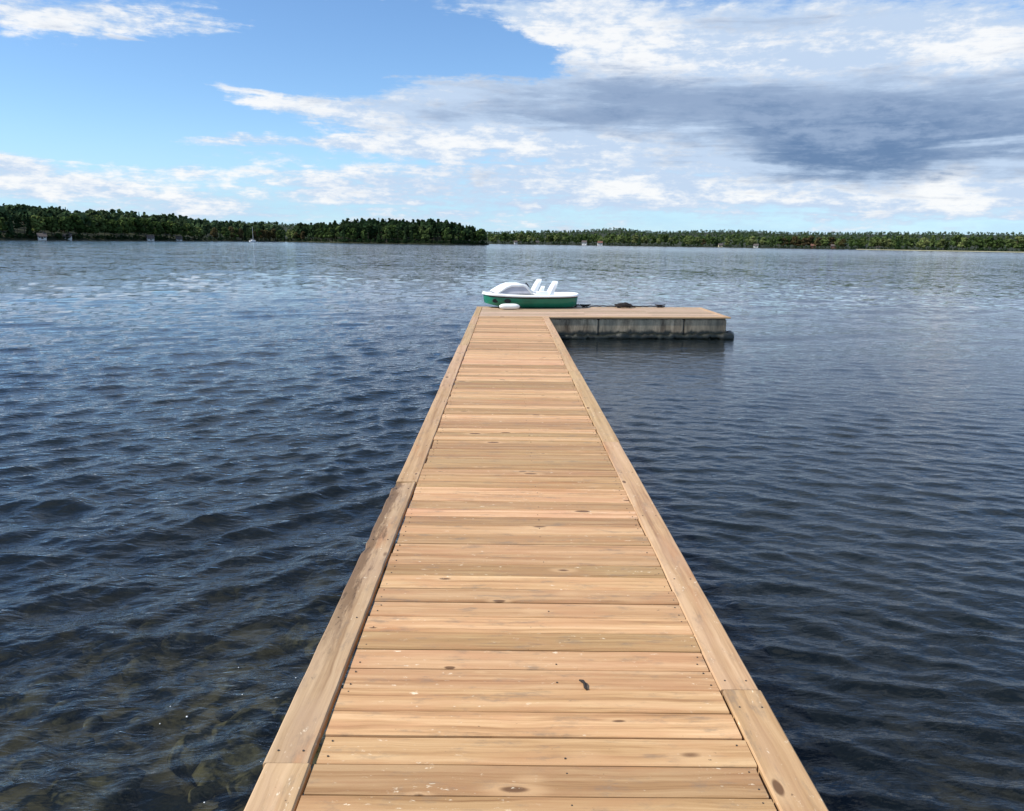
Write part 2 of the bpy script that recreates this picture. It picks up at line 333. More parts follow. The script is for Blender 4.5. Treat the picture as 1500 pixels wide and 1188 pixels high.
class MB:
    """collects shapes, builds one mesh"""
    def __init__(s): s.v = []; s.f = []
    def add(s, V, F):
        b = len(s.v); s.v += [tuple(p) for p in V]; s.f += [tuple(i+b for i in f) for f in F]; return s
    def box(s, x0, x1, y0, y1, z0, z1):
        V = [(x, y, z) for z in (z0, z1) for y in (y0, y1) for x in (x0, x1)]
        return s.add(V, [(0, 2, 3, 1), (4, 5, 7, 6), (0, 1, 5, 4), (2, 6, 7, 3), (0, 4, 6, 2), (1, 3, 7, 5)])
    def tube(s, pts, r, n=8, caps=True):
        pts = [Vector(p) for p in pts]; rs = r if isinstance(r, (list, tuple)) else [r]*len(pts); V = []; ref = Vector((0, 0, 1))
        for i, p in enumerate(pts):
            d = (pts[min(i+1, len(pts)-1)]-pts[max(i-1, 0)]).normalized()
            a = d.cross(ref) if abs(d.dot(ref)) < .95 else d.cross(Vector((1, 0, 0))); a.normalize(); b = d.cross(a)
            V += [p+rs[i]*(a*math.cos(2*PI*k/n)+b*math.sin(2*PI*k/n)) for k in range(n)]
        F = [(i*n+k, i*n+(k+1) % n, (i+1)*n+(k+1) % n, (i+1)*n+k) for i in range(len(pts)-1) for k in range(n)]
        if caps: F += [tuple(range(n-1, -1, -1)), tuple((len(pts)-1)*n+k for k in range(n))]
        return s.add(V, F)
    def loft(s, rings, caps=True):
        n = len(rings[0]); V = [p for r in rings for p in r]
        F = [(i*n+k, i*n+(k+1) % n, (i+1)*n+(k+1) % n, (i+1)*n+k) for i in range(len(rings)-1) for k in range(n)]
        if caps: F += [tuple(range(n-1, -1, -1)), tuple((len(rings)-1)*n+k for k in range(n))]
        return s.add(V, F)
    def mesh(s, name, smooth=False, recalc=True):
        me = bpy.data.meshes.new(name); me.from_pydata(s.v, [], s.f)
        if recalc:
            bm = bmesh.new(); bm.from_mesh(me); bmesh.ops.recalc_face_normals(bm, faces=bm.faces); bm.to_mesh(me); bm.free()
        if smooth:
            me.polygons.foreach_set('use_smooth', np.ones(len(me.polygons), bool))
        me.update(); return me
def smooth_by_angle(me, deg=40):
    me.polygons.foreach_set('use_smooth', np.ones(len(me.polygons), bool))
    try: me.set_sharp_from_angle(angle=rad(deg))
    except Exception: pass
    return me

# ------------------------------------------------------------------ water: real waves, finer where near
def wave_field(X, Y):
    r = np.hypot(X, Y)
    Z = np.zeros_like(X); DX = np.zeros_like(X); DY = np.zeros_like(X)
    near = np.exp(-(r/70.)**2)
    lee = 1/(1+np.exp(np.clip(-(X-.2)/.25, -60, 60)))               # lee side of the pier (x > 0) is calmer
    end = 1/(1+np.exp(np.clip(-(Y-24)/5., -60, 60))); lee = lee*(1-.55*end)
    g = RNG.normal
    def comp(lam, amp, ang, mask, chop=.9):
        nonlocal Z, DX, DY
        k = 2*PI/lam; kx, ky = k*math.sin(ang), -k*math.cos(ang); ph = RNG.uniform(0, 2*PI)
        # wander the phase a little so that crests break up
        t = kx*X+ky*Y+ph+1.1*np.sin(X*RNG.uniform(.15, .5)*2/lam**.5+RNG.uniform(0, 6))*np.sin(Y*RNG.uniform(.15, .5)*2/lam**.5+RNG.uniform(0, 6))
        d = 2.2*lam                                   # fade out where the mesh can no longer carry it
        fade = np.clip((lam*22/np.maximum(r, .1))**1.3, 0, 1) if lam < 3 else 1.
        a = amp*mask*fade
        Z += a*(np.cos(t)+.36*np.sin(2*t)); s = chop*a*np.sin(t); DX -= s*kx/k; DY -= s*ky/k
    wind = 1-.85*lee
    for i in range(26):                               # windward chop, crests running up to the right
        lam = float(np.exp(RNG.uniform(math.log(.34), math.log(1.7)))); comp(lam, .0043*lam**.6*(1 if lam < 1 else .8), rad(28)+g()*.5, wind)
    for i in range(30):                               # small ripples on top of it
        lam = float(np.exp(RNG.uniform(math.log(.12), math.log(.36)))); comp(lam, .0060*lam, rad(24)+g()*.6, .25+.75*wind)
    for i in range(34):                               # lee-side ripples, crests falling to the right
        lam = float(np.exp(RNG.uniform(math.log(.11), math.log(.42)))); comp(lam, .0043*lam, rad(-13)+g()*.30, lee)
    for i in range(16):                               # longer waves out on the lake
        lam = float(np.exp(RNG.uniform(math.log(2.0), math.log(6.)))); comp(lam, .0024*lam**.7, rad(10)+g()*.45, np.clip((r-8)/25, 0, 1)*np.exp(-(r/34.)**2))
    return X+DX, Y+DY, Z
def build_water():
    rs = [.35]
    while rs[-1] < 5200:
        r = rs[-1]; rs.append(r+max(.022, r*r/1617*.62 if r < 60 else r*.024))
    rs = np.array(rs)
    a = np.radians(np.concatenate([np.linspace(-178, -60, 60)[:-1], np.linspace(-60, 60, 900), np.linspace(60, 178, 60)[1:]]))
    A, Rr = np.meshgrid(a, rs); X, Y = Rr*np.sin(A)-.1, Rr*np.cos(A)
    X2, Y2, Z = wave_field(X, Y)
    n, m = X.shape; idx = np.arange(n*m).reshape(n, m)
    F = np.stack([idx[:-1, :-1], idx[:-1, 1:], idx[1:, 1:], idx[1:, :-1]], -1).reshape(-1, 4)
    me = mesh_np('lake_water', np.stack([X2, Y2, Z], -1).reshape(-1, 3), F, True)
    o = obj('lake_water', me, M['water']); o['kind'] = 'structure'
    print('water verts', n*m, n, m)
build_water()

def build_bed():
    rs = np.concatenate([np.arange(.2, 14, .22), np.geomspace(14, 5300, 40)])
    a = np.radians(np.linspace(-180, 180, 181)); A, Rr = np.meshgrid(a, rs); X, Y = Rr*np.sin(A), Rr*np.cos(A)
    Z = -.62-.10*np.minimum(np.maximum(Y, -2), 30)-1.5*(1/(1+np.exp(np.clip(-(X-.3)/.35, -60, 60))))
    for i in range(30):
        lam = RNG.uniform(.5, 2.5); th = RNG.uniform(0, 2*PI); Z += .012*lam*np.cos(2*PI/lam*(X*math.cos(th)+Y*math.sin(th))+RNG.uniform(0, 6))*np.exp(-(Rr/15)**2)
    n, m = X.shape; idx = np.arange(n*m).reshape(n, m)
    F = np.stack([idx[:-1, :-1], idx[:-1, 1:], idx[1:, 1:], idx[1:, :-1]], -1).reshape(-1, 4)
    o = obj('lake_bed', mesh_np('lake_bed', np.stack([X, Y, Z], -1).reshape(-1, 3), F, True), M['bed']); o['kind'] = 'structure'
build_bed()
def ico(sub):
    bm = bmesh.new(); bmesh.ops.create_icosphere(bm, subdivisions=sub, radius=1)
    V = np.array([v.co[:] for v in bm.verts]); F = np.array([[v.index for v in f.verts] for f in bm.faces]); bm.free(); return V, F
def build_stones():
    V0, F0 = ico(2); VV = []; FF = []; b = 0
    for i in range(260):
        x = RNG.uniform(-4.6, -.8) if i < 258 else RNG.uniform(-5, -4); y = RNG.uniform(.6, 8.5); s = .05+.24*RNG.random()**2.6
        V = V0*(1+.16*np.sin(V0@RNG.normal(size=3)*3+RNG.uniform(0, 6))[:, None])*np.array([s*RNG.uniform(.8, 1.4), s*RNG.uniform(.8, 1.3), s*.6])
        th = RNG.uniform(0, 6.28); c, sn = math.cos(th), math.sin(th); V = V@np.array([[c, -sn, 0], [sn, c, 0], [0, 0, 1]])
        z = -.62-.10*y-1.5/(1+math.exp(-(x-.3)/.35))
        VV.append(V+np.array([x, y, z+.1*s])); FF.append(F0+b); b += len(V)
    o = obj('lake_bed_stones', mesh_np('lake_bed_stones', np.concatenate(VV), np.concatenate(FF), True), M['stone'])
    tag(o, 'dark algae covered stones under the water left of the pier', 'stones', kind='stuff')
build_stones()

# ------------------------------------------------------------------ far shores
def P(az, d, z=0.): return Vector((d*math.sin(rad(az)), d*math.cos(rad(az)), z))
AZ_NEAR = [-60, -45, -37.5, -32.6, -28.9, -25., -21.3, -18.7, -16.5, -14.2, -11.8, -7., -3.6, -1.35]
D_NEAR = [330, 350, 380, 420, 450, 500, 560, 640, 690, 660, 575, 560, 560, 575]
def shore_near(az): return np.interp(az, AZ_NEAR, D_NEAR)
AZ_FAR = [-60, -20, -2, .9, 10, 20, 33.3, 45, 60]; D_FAR = [1150, 1150, 1050, 1000, 1000, 990, 930, 850, 800]
def shore_far(az): return np.interp(az, AZ_FAR, D_FAR)
# tops of the wooded skyline (degrees above eye level) of the far ridge
RX = [-60, -40, -21.3, -18.7, -16.5, -12.8, -1.35, .9, 5.3, 7.8, 10.7, 14.6, 16.5, 20., 27., 33.4, 45, 60]
RE = [1.3, 1.3, 1.25, 1.22, 1.2, 1.05, .80, .90, 1.03, 1.22, 1.0, 1.14, 1.16, 1.05, 1.12, 1.12, 1.2, 1.2]
RIDGE = 2450.
def ridge_h(az): return np.tan(np.radians(np.interp(az, RX, RE)))*RIDGE+2.1-9.
def land(name, azs, t, zf, mat):
    A, T = np.meshgrid(azs, np.linspace(0, 1, t)); R_, Z = zf(A, T)
    X, Y = R_*np.sin(np.radians(A)), R_*np.cos(np.radians(A)); n, m = X.shape; idx = np.arange(n*m).reshape(n, m)
    F = np.stack([idx[:-1, :-1], idx[:-1, 1:], idx[1:, 1:], idx[1:, :-1]], -1).reshape(-1, 4)
    o = obj(name, mesh_np(name, np.stack([X, Y, Z], -1).reshape(-1, 3), F, True), mat); o['kind'] = 'structure'; return o
def zfar(A, T):
    s = shore_far(A); r = s-15+(3400-s)*T**1.7; d = r-s
    u = np.clip(d/(RIDGE-s), 0, 1.6); z = np.where(d < 0, d*.2, .9*np.clip(d/6, 0, 1)+(ridge_h(A)-1)*np.where(u < 1, np.clip(u, 0, 1)**1.35, 1-.5*(u-1)))
    return r, z
def far_z(az, r): 
    s = shore_far(az); d = r-s; u = np.clip(d/(RIDGE-s), 0, 1.6)
    return .9*np.clip(d/6, 0, 1)+(ridge_h(az)-1)*np.where(u < 1, np.clip(u, 0, 1)**1.35, 1-.5*(u-1))
land('far_shore_land', np.linspace(-60, 60, 400), 60, zfar, M['land'])
def near_rise(az): return np.interp(az, [-60, -37, -32.6, -27, -22, -18, -13, -9, -6, -3.5, -1.3], [15, 15, 14, 9, 7, 4, 3, 5, 6, 3, .5])
def znear(A, T):
    s = shore_near(A); wd = np.interp(A, [-60, -20, -14, -8, -1.35], [420, 330, 170, 170, 30]); r = s-12+wd*T
    d = r-s; z = np.where(d < 0, d*.2, .8*np.clip(d/5, 0, 1)+near_rise(A)*np.sin(np.clip(d/wd*1.15, 0, 1)*PI)**1.0)
    z = np.where(T > .97, -3, z); return r, z
def near_z(az, d):
    wd = np.interp(az, [-60, -20, -14, -8, -1.35], [420, 330, 170, 170, 30]); return .8*np.clip(d/5, 0, 1)+near_rise(az)*np.sin(np.clip(d/wd*1.15, 0, 1)*PI)
land('wooded_shore_land', np.linspace(-60, -1.3, 300), 40, znear, M['land'])
def zsand(A, T):
    s = shore_far(A); k = np.interp(A, [21, 24, 27, 45], [2, 30, 75, 90]); return s-k*(1-T), .22+.35*T-.4*(T < .02)
land('reed_sandbar', np.linspace(24, 45, 60), 16, zsand, M['sand'])

# tree kinds: crown as many leaf clumps (quads), trunk with limbs
def quads(C, S, N=None):
    """quads of size S centred on C, randomly turned (towards N if given)"""
    n = len(C); a = RNG.normal(size=(n, 3)); 
    if N is not None: a = N+.55*a
    a /= np.linalg.norm(a, axis=1)[:, None]; b = np.cross(a, RNG.normal(size=(n, 3))); b /= np.linalg.norm(b, axis=1)[:, None]; c = np.cross(a, b)
    S = np.asarray(S)[:, None]; b = b*S; c = c*S*RNG.uniform(.6, 1., (n, 1))
    V = np.stack([C-b-c, C+b-c*.7, C+b*.8+c, C-b*.9+c], 1).reshape(-1, 3); return V, np.arange(4*n).reshape(n, 4)
def crown_round(h, r, base, n, lobes=9, size=.55):
    C = []; Nn = []; L = []
    for i in range(lobes):
        t = RNG.random(); z = base+(h-base)*(.18+.72*t); rr = r*math.sin(PI*(.18+.74*t)); th = RNG.uniform(0, 6.28); L.append((rr*.62*math.cos(th), rr*.62*math.sin(th), z, r*RNG.uniform(.38, .58)))
    L.append((0, 0, h-r*.45, r*.45))
    for (x, y, z, q) in L:
        k = n//len(L); d = RNG.normal(size=(k, 3)); d /= np.linalg.norm(d, axis=1)[:, None]; rad_ = q*RNG.uniform(.65, 1.05, (k, 1))
        C.append(np.array([x, y, z])+d*rad_*np.array([1, 1, .8])); Nn.append(d)
    C = np.concatenate(C); return quads(C, RNG.uniform(.7, 1.3, len(C))*size, np.concatenate(Nn))
def crown_pine(h, r, base, n, size=.5):
    C = []; Nn = []
    for i in range(11):
        t = RNG.random()**.8; z = base+(h-base)*t; rr = r*(1-.55*t)*RNG.uniform(.5, 1.); th = RNG.uniform(0, 6.28); q = r*RNG.uniform(.3, .5); k = n//11
        d = RNG.normal(size=(k, 3)); d /= np.linalg.norm(d, axis=1)[:, None]
        C.append(np.array([rr*.7*math.cos(th), rr*.7*math.sin(th), z])+d*q*RNG.uniform(.5, 1.05, (k, 1))*np.array([1, 1, .55])); Nn.append(d+np.array([0, 0, .5]))
    C = np.concatenate(C); return quads(C, RNG.uniform(.7, 1.3, len(C))*size, np.concatenate(Nn))
def crown_spruce(h, r, base, n, size=.5):
    t = RNG.random(n)**1.3; z = base+(h-base)*t; th = RNG.uniform(0, 6.28, n); rr = r*(1-t)*RNG.uniform(.55, 1.05, n)*(.8+.25*np.sin(z*4.5))+.05
    C = np.stack([rr*np.cos(th), rr*np.sin(th), z-.25*rr], 1); Nn = np.stack([np.cos(th), np.sin(th), np.full(n, .4)], 1)
    return quads(C, RNG.uniform(.6, 1.2, n)*size*(1.15-.6*t), Nn)
KINDS = []
def kind(cat, fn, args, mat, size, trunk_top):
    V, F = fn(*args, size=size); me = mesh_np(cat+'_crown', V, F); me.materials.append(mat)
    h, r, base = args[:3]; mb = MB(); mb.tube([(0, 0, -.6), (.05, .03, base*.6), (-.04, .05, h*trunk_top)], [.02*h, .016*h, .004*h], 6)
    for i in range(4):
        z = base+(h*trunk_top-base)*(.1+.2*i); th = RNG.uniform(0, 6.28); mb.tube([(0, 0, z), (r*.6*math.cos(th), r*.6*math.sin(th), z+r*.3)], [.007*h, .003*h], 4)
    tm = mb.mesh(cat+'_trunk'); tm.materials.append(M['trunk'])
    KINDS.append((cat, me, tm, h))
for i in range(3): kind('pine_tree', crown_pine, (16., 2.4, 5.+i, 440), M['pine'], .52, .93)
for i in range(2): kind('spruce_tree', crown_spruce, (15., 2.4, 1.2, 460), M['pine'], .5, .95)
for i in range(3): kind('broadleaf_tree', crown_round, (13., 3.9, 1.6+.4*i, 380), M['leaf'], .68, .8)
for i in range(2): kind('broadleaf_tree', crown_round, (12., 3.7, 1.2, 380), M['leaf2'], .68, .8)
kind('broadleaf_tree', crown_round, (10.5, 3.4, 1.2, 360), M['rust'], .66, .8)
LOOK = {0: 'dark rounded pine', 1: 'dark rounded pine', 2: 'dark rounded pine', 3: 'dark pointed spruce', 4: 'dark pointed spruce', 5: 'green bushy tree', 6: 'green bushy tree',
        7: 'green bushy tree', 8: 'pale green bushy tree', 9: 'pale green bushy tree', 10: 'brownish bushy tree'}
MARKS = [(-33, 'at its far left end'), (-30.4, 'left of the first pale cottage'), (-29., 'between the two pale cottages'), (-26.6, 'right of the second pale cottage'), (-24.25, 'just left of the white boathouse'),
    (-22.5, 'between the two boathouses'), (-20.4, 'right of the low boathouse'), (-17.83, 'left of the sailing boat'), (-14.2, 'right of the sailing boat'), (-11., 'at its left root'), (-8, 'left of its middle'),
    (-5, 'just past its middle'), (-3, 'towards its tip'), (-1.25, 'at its tip'), (.65, 'left of the first white cottage'), (2.2, 'left of the yellow cottage'), (4., 'right of the yellow cottage'), (5.62, 'left of the close pair'), (6.75, 'between the close pair'),
    (9., 'right of the close pair'), (12., 'along its empty stretch'), (15.2, 'left of the second yellow cottage'), (17.6, 'left of the wide white cottage'), (21.3, 'left of the red cottages'), (22.6, 'between the red cottages'),
    (24.4, 'right of red cottages'), (25.3, 'between the last white cottages'), (28, 'beyond the last white cottage'), (31, 'behind the sandbar'), (99, 'at its far right end')]
def near_what(az): return next(t for a, t in MARKS if az <= a)
def tree(k, az, d, z, h, where, group, wide=1.):
    cat, cm, tm, h0 = KINDS[k]; s = h/h0
    o = empty(cat, P(az, d, z), RNG.uniform(0, 6.28)); o.scale = (s*wide, s*wide, s)
    q = h/{'pine_tree': 13., 'spruce_tree': 11.5, 'broadleaf_tree': 10.2}[cat]
    size = 'very short' if q < .62 else 'short' if q < .86 else 'medium' if q < 1.06 else 'tall' if q < 1.3 else 'very tall'
    tag(o, f'{size} {LOOK[k]} {where} {near_what(az)}', 'tree', group)
    link(bpy.data.objects.new('crown', cm), o); link(bpy.data.objects.new('trunk', tm), o)
PICK_DARK = [0, 1, 2, 3, 4, 3, 4, 2]; PICK_LEAF = [5, 6, 7, 5, 6, 7, 8]; PICK_FAR = [5, 6, 7, 8, 9, 8, 9, 10, 3]
# left wooded shore: leafy edge by the water, dark pines over it
def tops_left(az): return np.interp(az, [-40, -32.6, -30.8, -29, -27.8, -26.3, -23.8, -22.6, -21.3, -20], [1.95, 1.88, 1.77, 1.72, 1.6, 1.7, 1.45, 1.52, 1.25, 1.15])
for i in range(46):
    az = -36.5+i*.345+RNG.uniform(-.12, .12); s = float(shore_near(az)); d = s+RNG.uniform(4, 10)
    k = int(RNG.choice(PICK_LEAF)) if az > -31 else int(RNG.choice(PICK_DARK+[5, 6])); tree(k, az, d, float(near_z(az, d-s)), RNG.uniform(7.5, 11.5), 'on the left bank', 'trees along the left shore', 1.15)
for i in range(52):
    az = -36.8+i*.31+RNG.uniform(-.12, .12); s = float(shore_near(az)); d = s+RNG.uniform(40, 120); z = float(near_z(az, d-s))
    h = min(max(math.tan(rad(float(tops_left(az))))*d+2.1-z, 6)*RNG.uniform(.80, 1.08), 21)
    tree(int(RNG.choice(PICK_DARK)), az, d, z, h, 'on the left skyline', 'pines on the left skyline', .95)
# bay between shore and point
for i in range(26):
    az = -20.4+i*.25+RNG.uniform(-.1, .1); s = float(shore_near(az)); d = s+RNG.uniform(3, 9)
    tree(int(RNG.choice([5, 6, 10, 8, 10, 3])), az, d, .8, RNG.uniform(7, 10.5), 'along the bay', 'trees along the bay')
# wooded point in the middle
def tops_pt(az): return np.interp(az, [-14.2, -12.8, -11.8, -10.9, -9, -7, -5, -4, -3.6, -2.6, -1.35], [1.15, 1.2, 1.35, 1.5, 1.52, 1.45, 1.55, 1.42, 1.3, 1.12, .78])
for i in range(36):
    az = -13.6+i*.335+RNG.uniform(-.1, .1); s = float(shore_near(az)); d = s+RNG.uniform(3, 8)
    h = min(math.tan(rad(float(tops_pt(az))))*d+1.3, RNG.uniform(8, 12)); tree(int(RNG.choice([0, 3, 5, 6, 7, 2])), az, d, .8, h, 'on the point bank', 'trees along the wooded point', 1.15)
for i in range(42):
    az = -13.8+i*.295+RNG.uniform(-.1, .1); s = float(shore_near(az)); wd = 20 if az > -3 else 70; d = s+RNG.uniform(12, wd); z = float(near_z(az, d-s))
    h = max(math.tan(rad(float(tops_pt(az))))*d+2.1-z, 5)*RNG.uniform(.85, 1.05); tree(int(RNG.choice(PICK_DARK)), az, d, z, h, 'on the wooded point top', 'pines on the wooded point')
# right shore
for i in range(88):
    az = -1.1+i*.40+RNG.uniform(-.16, .16); s = float(shore_far(az)); d = s+RNG.uniform(6, 30)
    pk = PICK_FAR if not 20 < az < 23.5 else [10, 10, 8]
    tree(int(RNG.choice(pk)), az, d, float(far_z(az, d)), RNG.uniform(8.5, 13.5)*(1.2 if az > 25 else 1.), 'on the right shore', 'trees along the far right shore', 1.3)
# woods behind: merged masses
def forest(name, label, spots, mats_i, n=60, rounds=3):
    protos = []
    for j in range(5): protos.append(crown_round(11., 3.6, .8, n, 5, 1.15) if j < rounds else crown_pine(13., 2.7, 3.5, n, 1.0))
    VV = []; FF = []; b = 0
    for (az, d, z, h) in spots:
        V, F = protos[int(RNG.integers(5))]; s = h/11.; th = RNG.uniform(0, 6.28); c, sn = math.cos(th)*s, math.sin(th)*s
        V2 = np.stack([V[:, 0]*c-V[:, 1]*sn, V[:, 0]*sn+V[:, 1]*c, V[:, 2]*s], 1)+np.array(P(az, d, z)); VV.append(V2); FF.append(F+b); b += len(V)
    o = obj(name, mesh_np(name, np.concatenate(VV), np.concatenate(FF)), mats_i); tag(o, label, 'forest', kind='stuff')
sp = []
for i in range(620):
    az = RNG.uniform(-42, -16); s = float(shore_near(az)); dd = RNG.uniform(8, 150); z = float(near_z(az, dd)); d = s+dd
    cap = math.tan(rad(float(tops_left(az))))*d+2.1-z; sp.append((az, d, z, float(np.clip(cap*RNG.uniform(.66, .86), 4, 13))))
forest('left_shore_woods', 'dense mixed woods filling the left shore behind its front trees', sp, M['hill'], 60, 2)
sp = []
for i in range(330):
    az = RNG.uniform(-15, -1.6); s = float(shore_near(az)); dd = RNG.uniform(6, 18 if az > -3 else 70); z = float(near_z(az, dd)); d = s+dd
    cap = math.tan(rad(float(tops_pt(az))))*d+2.1-z; sp.append((az, d, z, float(np.clip(cap*RNG.uniform(.66, .86), 3, 12))))
forest('wooded_point_woods', 'dark woods filling the wooded point behind its front trees', sp, M['pine'])
sp = []
for i in range(1100):
    az = RNG.uniform(-22, 42); s = float(shore_far(az)); d = s+25+RNG.random()**1.3*330; sp.append((az, d, float(far_z(az, d)), RNG.uniform(7, 12)))
forest('right_shore_woods', 'mixed green woods behind the far right shore trees', sp, M['leaf'], 44)
sp = []
for i in range(4600):
    az = RNG.uniform(-40, 44); d = 1350+RNG.random()**.8*1250; sp.append((az, d, float(far_z(az, d)), RNG.uniform(6, 9.5)))
forest('ridge_forest', 'dark forest covering the distant ridge', sp, M['hill'], 26, 5)

sp = []
for i in range(700):
    az = RNG.uniform(-40, -1.5); d = float(shore_near(az))+RNG.uniform(.6, 5); sp.append((az, d, .3, RNG.uniform(1.6, 3.4)))
for i in range(600):
    az = RNG.uniform(-1.2, 42); d = float(shore_far(az))+RNG.uniform(.6, 8); sp.append((az, d, .3, RNG.uniform(1.8, 4.2)))
forest('shore_undergrowth', 'low dark bushes along the banks of the far shores', sp, M['pine'], 24, 5)

# cottages and the moored sailing boat on the far shores
def cottage(az, d, z, wd, ht, dp, rz, wall, roof, label):
    k = .82 if az in (5.62, 6.75) else .68 if az > 0 else 1.; wd, ht, dp, d = wd*k, ht*k, dp*k, d+(3 if k > .8 else 5)
    t = empty('cottage', P(az, d, z), rz-rad(az)); tag(t, label, 'cottage', 'cottages along the far shore')
    hw, hd = wd/2, dp/2
    mb = MB(); mb.box(-hw, hw, -hd, hd, -.8, ht); mb.add([(-hw, -hd, ht), (-hw, hd, ht), (-hw, 0, ht+dp*.42), (hw, -hd, ht), (hw, hd, ht), (hw, 0, ht+dp*.42)], [(0, 1, 2), (3, 5, 4)])
    obj('wall', mb.mesh('cottage_wall'), M[wall], t)
    e = .35; rb = MB(); a, rt = (hd+e), ht+dp*.42
    for sy in (-1, 1):
        rb.add([(-hw-e, sy*a, ht-.3), (hw+e, sy*a, ht-.3), (hw+e, 0, rt+.02), (-hw-e, 0, rt+.02), (-hw-e, sy*a, ht-.12), (hw+e, sy*a, ht-.12), (hw+e, 0, rt+.22), (-hw-e, 0, rt+.22)],
               [(0, 1, 2, 3), (4, 7, 6, 5), (0, 4, 5, 1), (0, 3, 7, 4), (1, 5, 6, 2), (3, 2, 6, 7)])
    r_ = obj('roof', rb.mesh('cottage_roof'), M[roof], t)
    obj('chimney', MB().box(hw*.3, hw*.3+.6, -.3, .3, rt-.6, rt+.8).mesh('chimney'), M['rooftile'], r_)
    wm = MB().box(-.5, .5, -.04, .04, 0, 1.1).mesh('cottage_window'); wm.materials.append(M['glass'])
    for x in (-hw*.62, hw*.62):
        o = link(bpy.data.objects.new('window', wm), t); o.location = (x, -hd-.03, ht*.38); o.scale = (min(1, wd/5), 1, min(1, ht/2.6))
    obj('door', MB().box(-.45, .45, -hd-.06, -hd-.002, 0, min(2., ht*.8)).mesh('cottage_door'), M['rooftile'], t)
for a in [(-30.4, 432, .5, 3.4, 1.3, 3, .1, 'wallwhite', 'rooftile', 'small pale cottage by the water under the dark trees at the far left'),
          (-29.0, 449, .5, 3.2, 1.2, 3, -.2, 'wallwhite', 'rooftile', 'small pale cottage by the left shore, beside the first leafy trees'),
          (-24.25, 506, .3, 3.6, 1.5, 3, .2, 'wallwhite', 'rooftile', 'small white boathouse among the leafy trees of the left shore'),
          (-22.5, 538, .3, 3.4, 1.2, 3, 0, 'wallwhite', 'rooftile', 'low white boathouse where the left shore turns into the bay'),
          (.65, 1000, .9, 6, 3.0, 5, .1, 'wallwhite', 'rooftile', 'white cottage by the water just right of the wooded point'),
          (2.2, 1003, .9, 6, 2.8, 5, .3, 'wallyellow', 'rooftile', 'pale yellow cottage second right of the wooded point'),
          (5.62, 998, .9, 7, 3.4, 6, -.1, 'wallwhite', 'rooftile', 'bright white cottage, left one of a close pair behind the pedal boat'),
          (6.75, 992, .5, 7, 3.4, 6, .1, 'wallwhite', 'roofred', 'bright white cottage with red roof, right one of a close pair'),
          (15.2, 996, .9, 7, 2.8, 6, .2, 'wallyellow', 'rooftile', 'pale yellow cottage on the far shore beyond the platform end'),
          (17.6, 994, .9, 8, 3.0, 6, -.2, 'wallwhite', 'rooftile', 'wide white cottage left of the red cottages'),
          (21.3, 991, .9, 8, 4.0, 6, .1, 'wallred', 'roofred', 'red cottage among brownish trees, left one of two'),
          (22.6, 990, .9, 9, 4.2, 6, 0, 'wallred', 'rooftile', 'red cottage with dark roof, right one of two'),
          (24.4, 980, .6, 8, 3.2, 6, .1, 'wallwhite', 'rooftile', 'white cottage right of the red cottages by the sandbar'),
          (25.3, 975, .6, 6, 2.8, 5, .3, 'wallwhite', 'rooftile', 'small white cottage furthest right along the far shore')]: cottage(*a)
def sailboat(az, d):
    t = empty('sailing_boat', P(az, d), rad(70)); tag(t, 'moored white sailing boat with bare mast in front of the bay', 'sailing boat')
    rings = []
    for x, wv, zb, zt in ((-3.2, .7, -.1, .75), (-1.5, 1.05, -.35, .72), (.5, 1.1, -.4, .78), (2.2, .7, -.3, .9), (3.5, .06, .25, 1.05)):
        rings.append([(x, -wv, zt), (x, -wv*.8, zb*.4), (x, 0, zb), (x, wv*.8, zb*.4), (x, wv, zt)])
    obj('hull', MB().loft(rings).mesh('sailing_hull'), M['sail_hull'], t)
    obj('cabin', MB().box(-1.2, 1.4, -.6, .6, .7, 1.25).mesh('cabin'), M['sail_hull'], t)
    obj('mast', MB().tube([(.6, 0, .7), (.6, 0, 10.5)], [.11, .07], 6).mesh('mast'), M['metalpole'], t)
    obj('boom', MB().tube([(.6, 0, 1.7), (-2.6, 0, 1.75)], .09, 6).mesh('boom'), M['sail_hull'], t)
sailboat(-17.83, 600)

# ------------------------------------------------------------------ the pier
DECK_Z, HALF, PITCH_B = .5, .848, .140
SKEW = rad(7.0)
def front_y(x): return 17.10+math.tan(SKEW)*(x+.05)         # front edge of the platform
def board_mesh(name, L, wd, th, bev=.004, seg=1, jit=0., chip=None):
    """board along X, top at z=0"""
    prof = [(-wd/2, -th), (wd/2, -th), (wd/2, -bev), (wd/2-bev, 0), (-wd/2+bev, 0), (-wd/2, -bev)]
    rings = []
    for i in range(seg+1):
        x = -L/2+L*i/seg; a = RNG.normal()*jit; b = RNG.normal()*jit
        ring = [(x, y+(a if y > 0 else b), z) for y, z in prof]
        if chip:
            c = chip(i/seg)
            ring = [(x, y-(c if y > 0 else 0), z-(c*.5 if (y > 0 and z > -th) else 0)) for (x, y, z) in ring]
        rings.append(ring)
    return MB().loft(rings).mesh(name)
pier = empty('pier', (0, 0, 0)); tag(pier, 'long pale timber pier running straight out over the lake to the platform', 'pier')
RIMW = .145
in0, in1 = -HALF+RIMW+.0075, HALF-RIMW-.003
Lb = in1-in0
variants = [board_mesh('deck_board', Lb-.004*i, .1305+.0008*i, .028, .004, 6, .0007) for i in range(5)]
for v in variants: v.materials.append(M['deck'])
screws = MB()
def screw(mb, x, y, z, r=.0042):
    n = 6; V = [(x+r*math.cos(2*PI*k/n), y+r*math.sin(2*PI*k/n), z+.0012) for k in range(n)]+[(x+r*math.cos(2*PI*k/n), y+r*math.sin(2*PI*k/n), z-.004) for k in range(n)]
    mb.add(V, [tuple(range(n))]+[(k, k+n, (k+1) % n+n, (k+1) % n) for k in range(n)])
y0 = 2.142-.140*24
nb = 0; i = 0
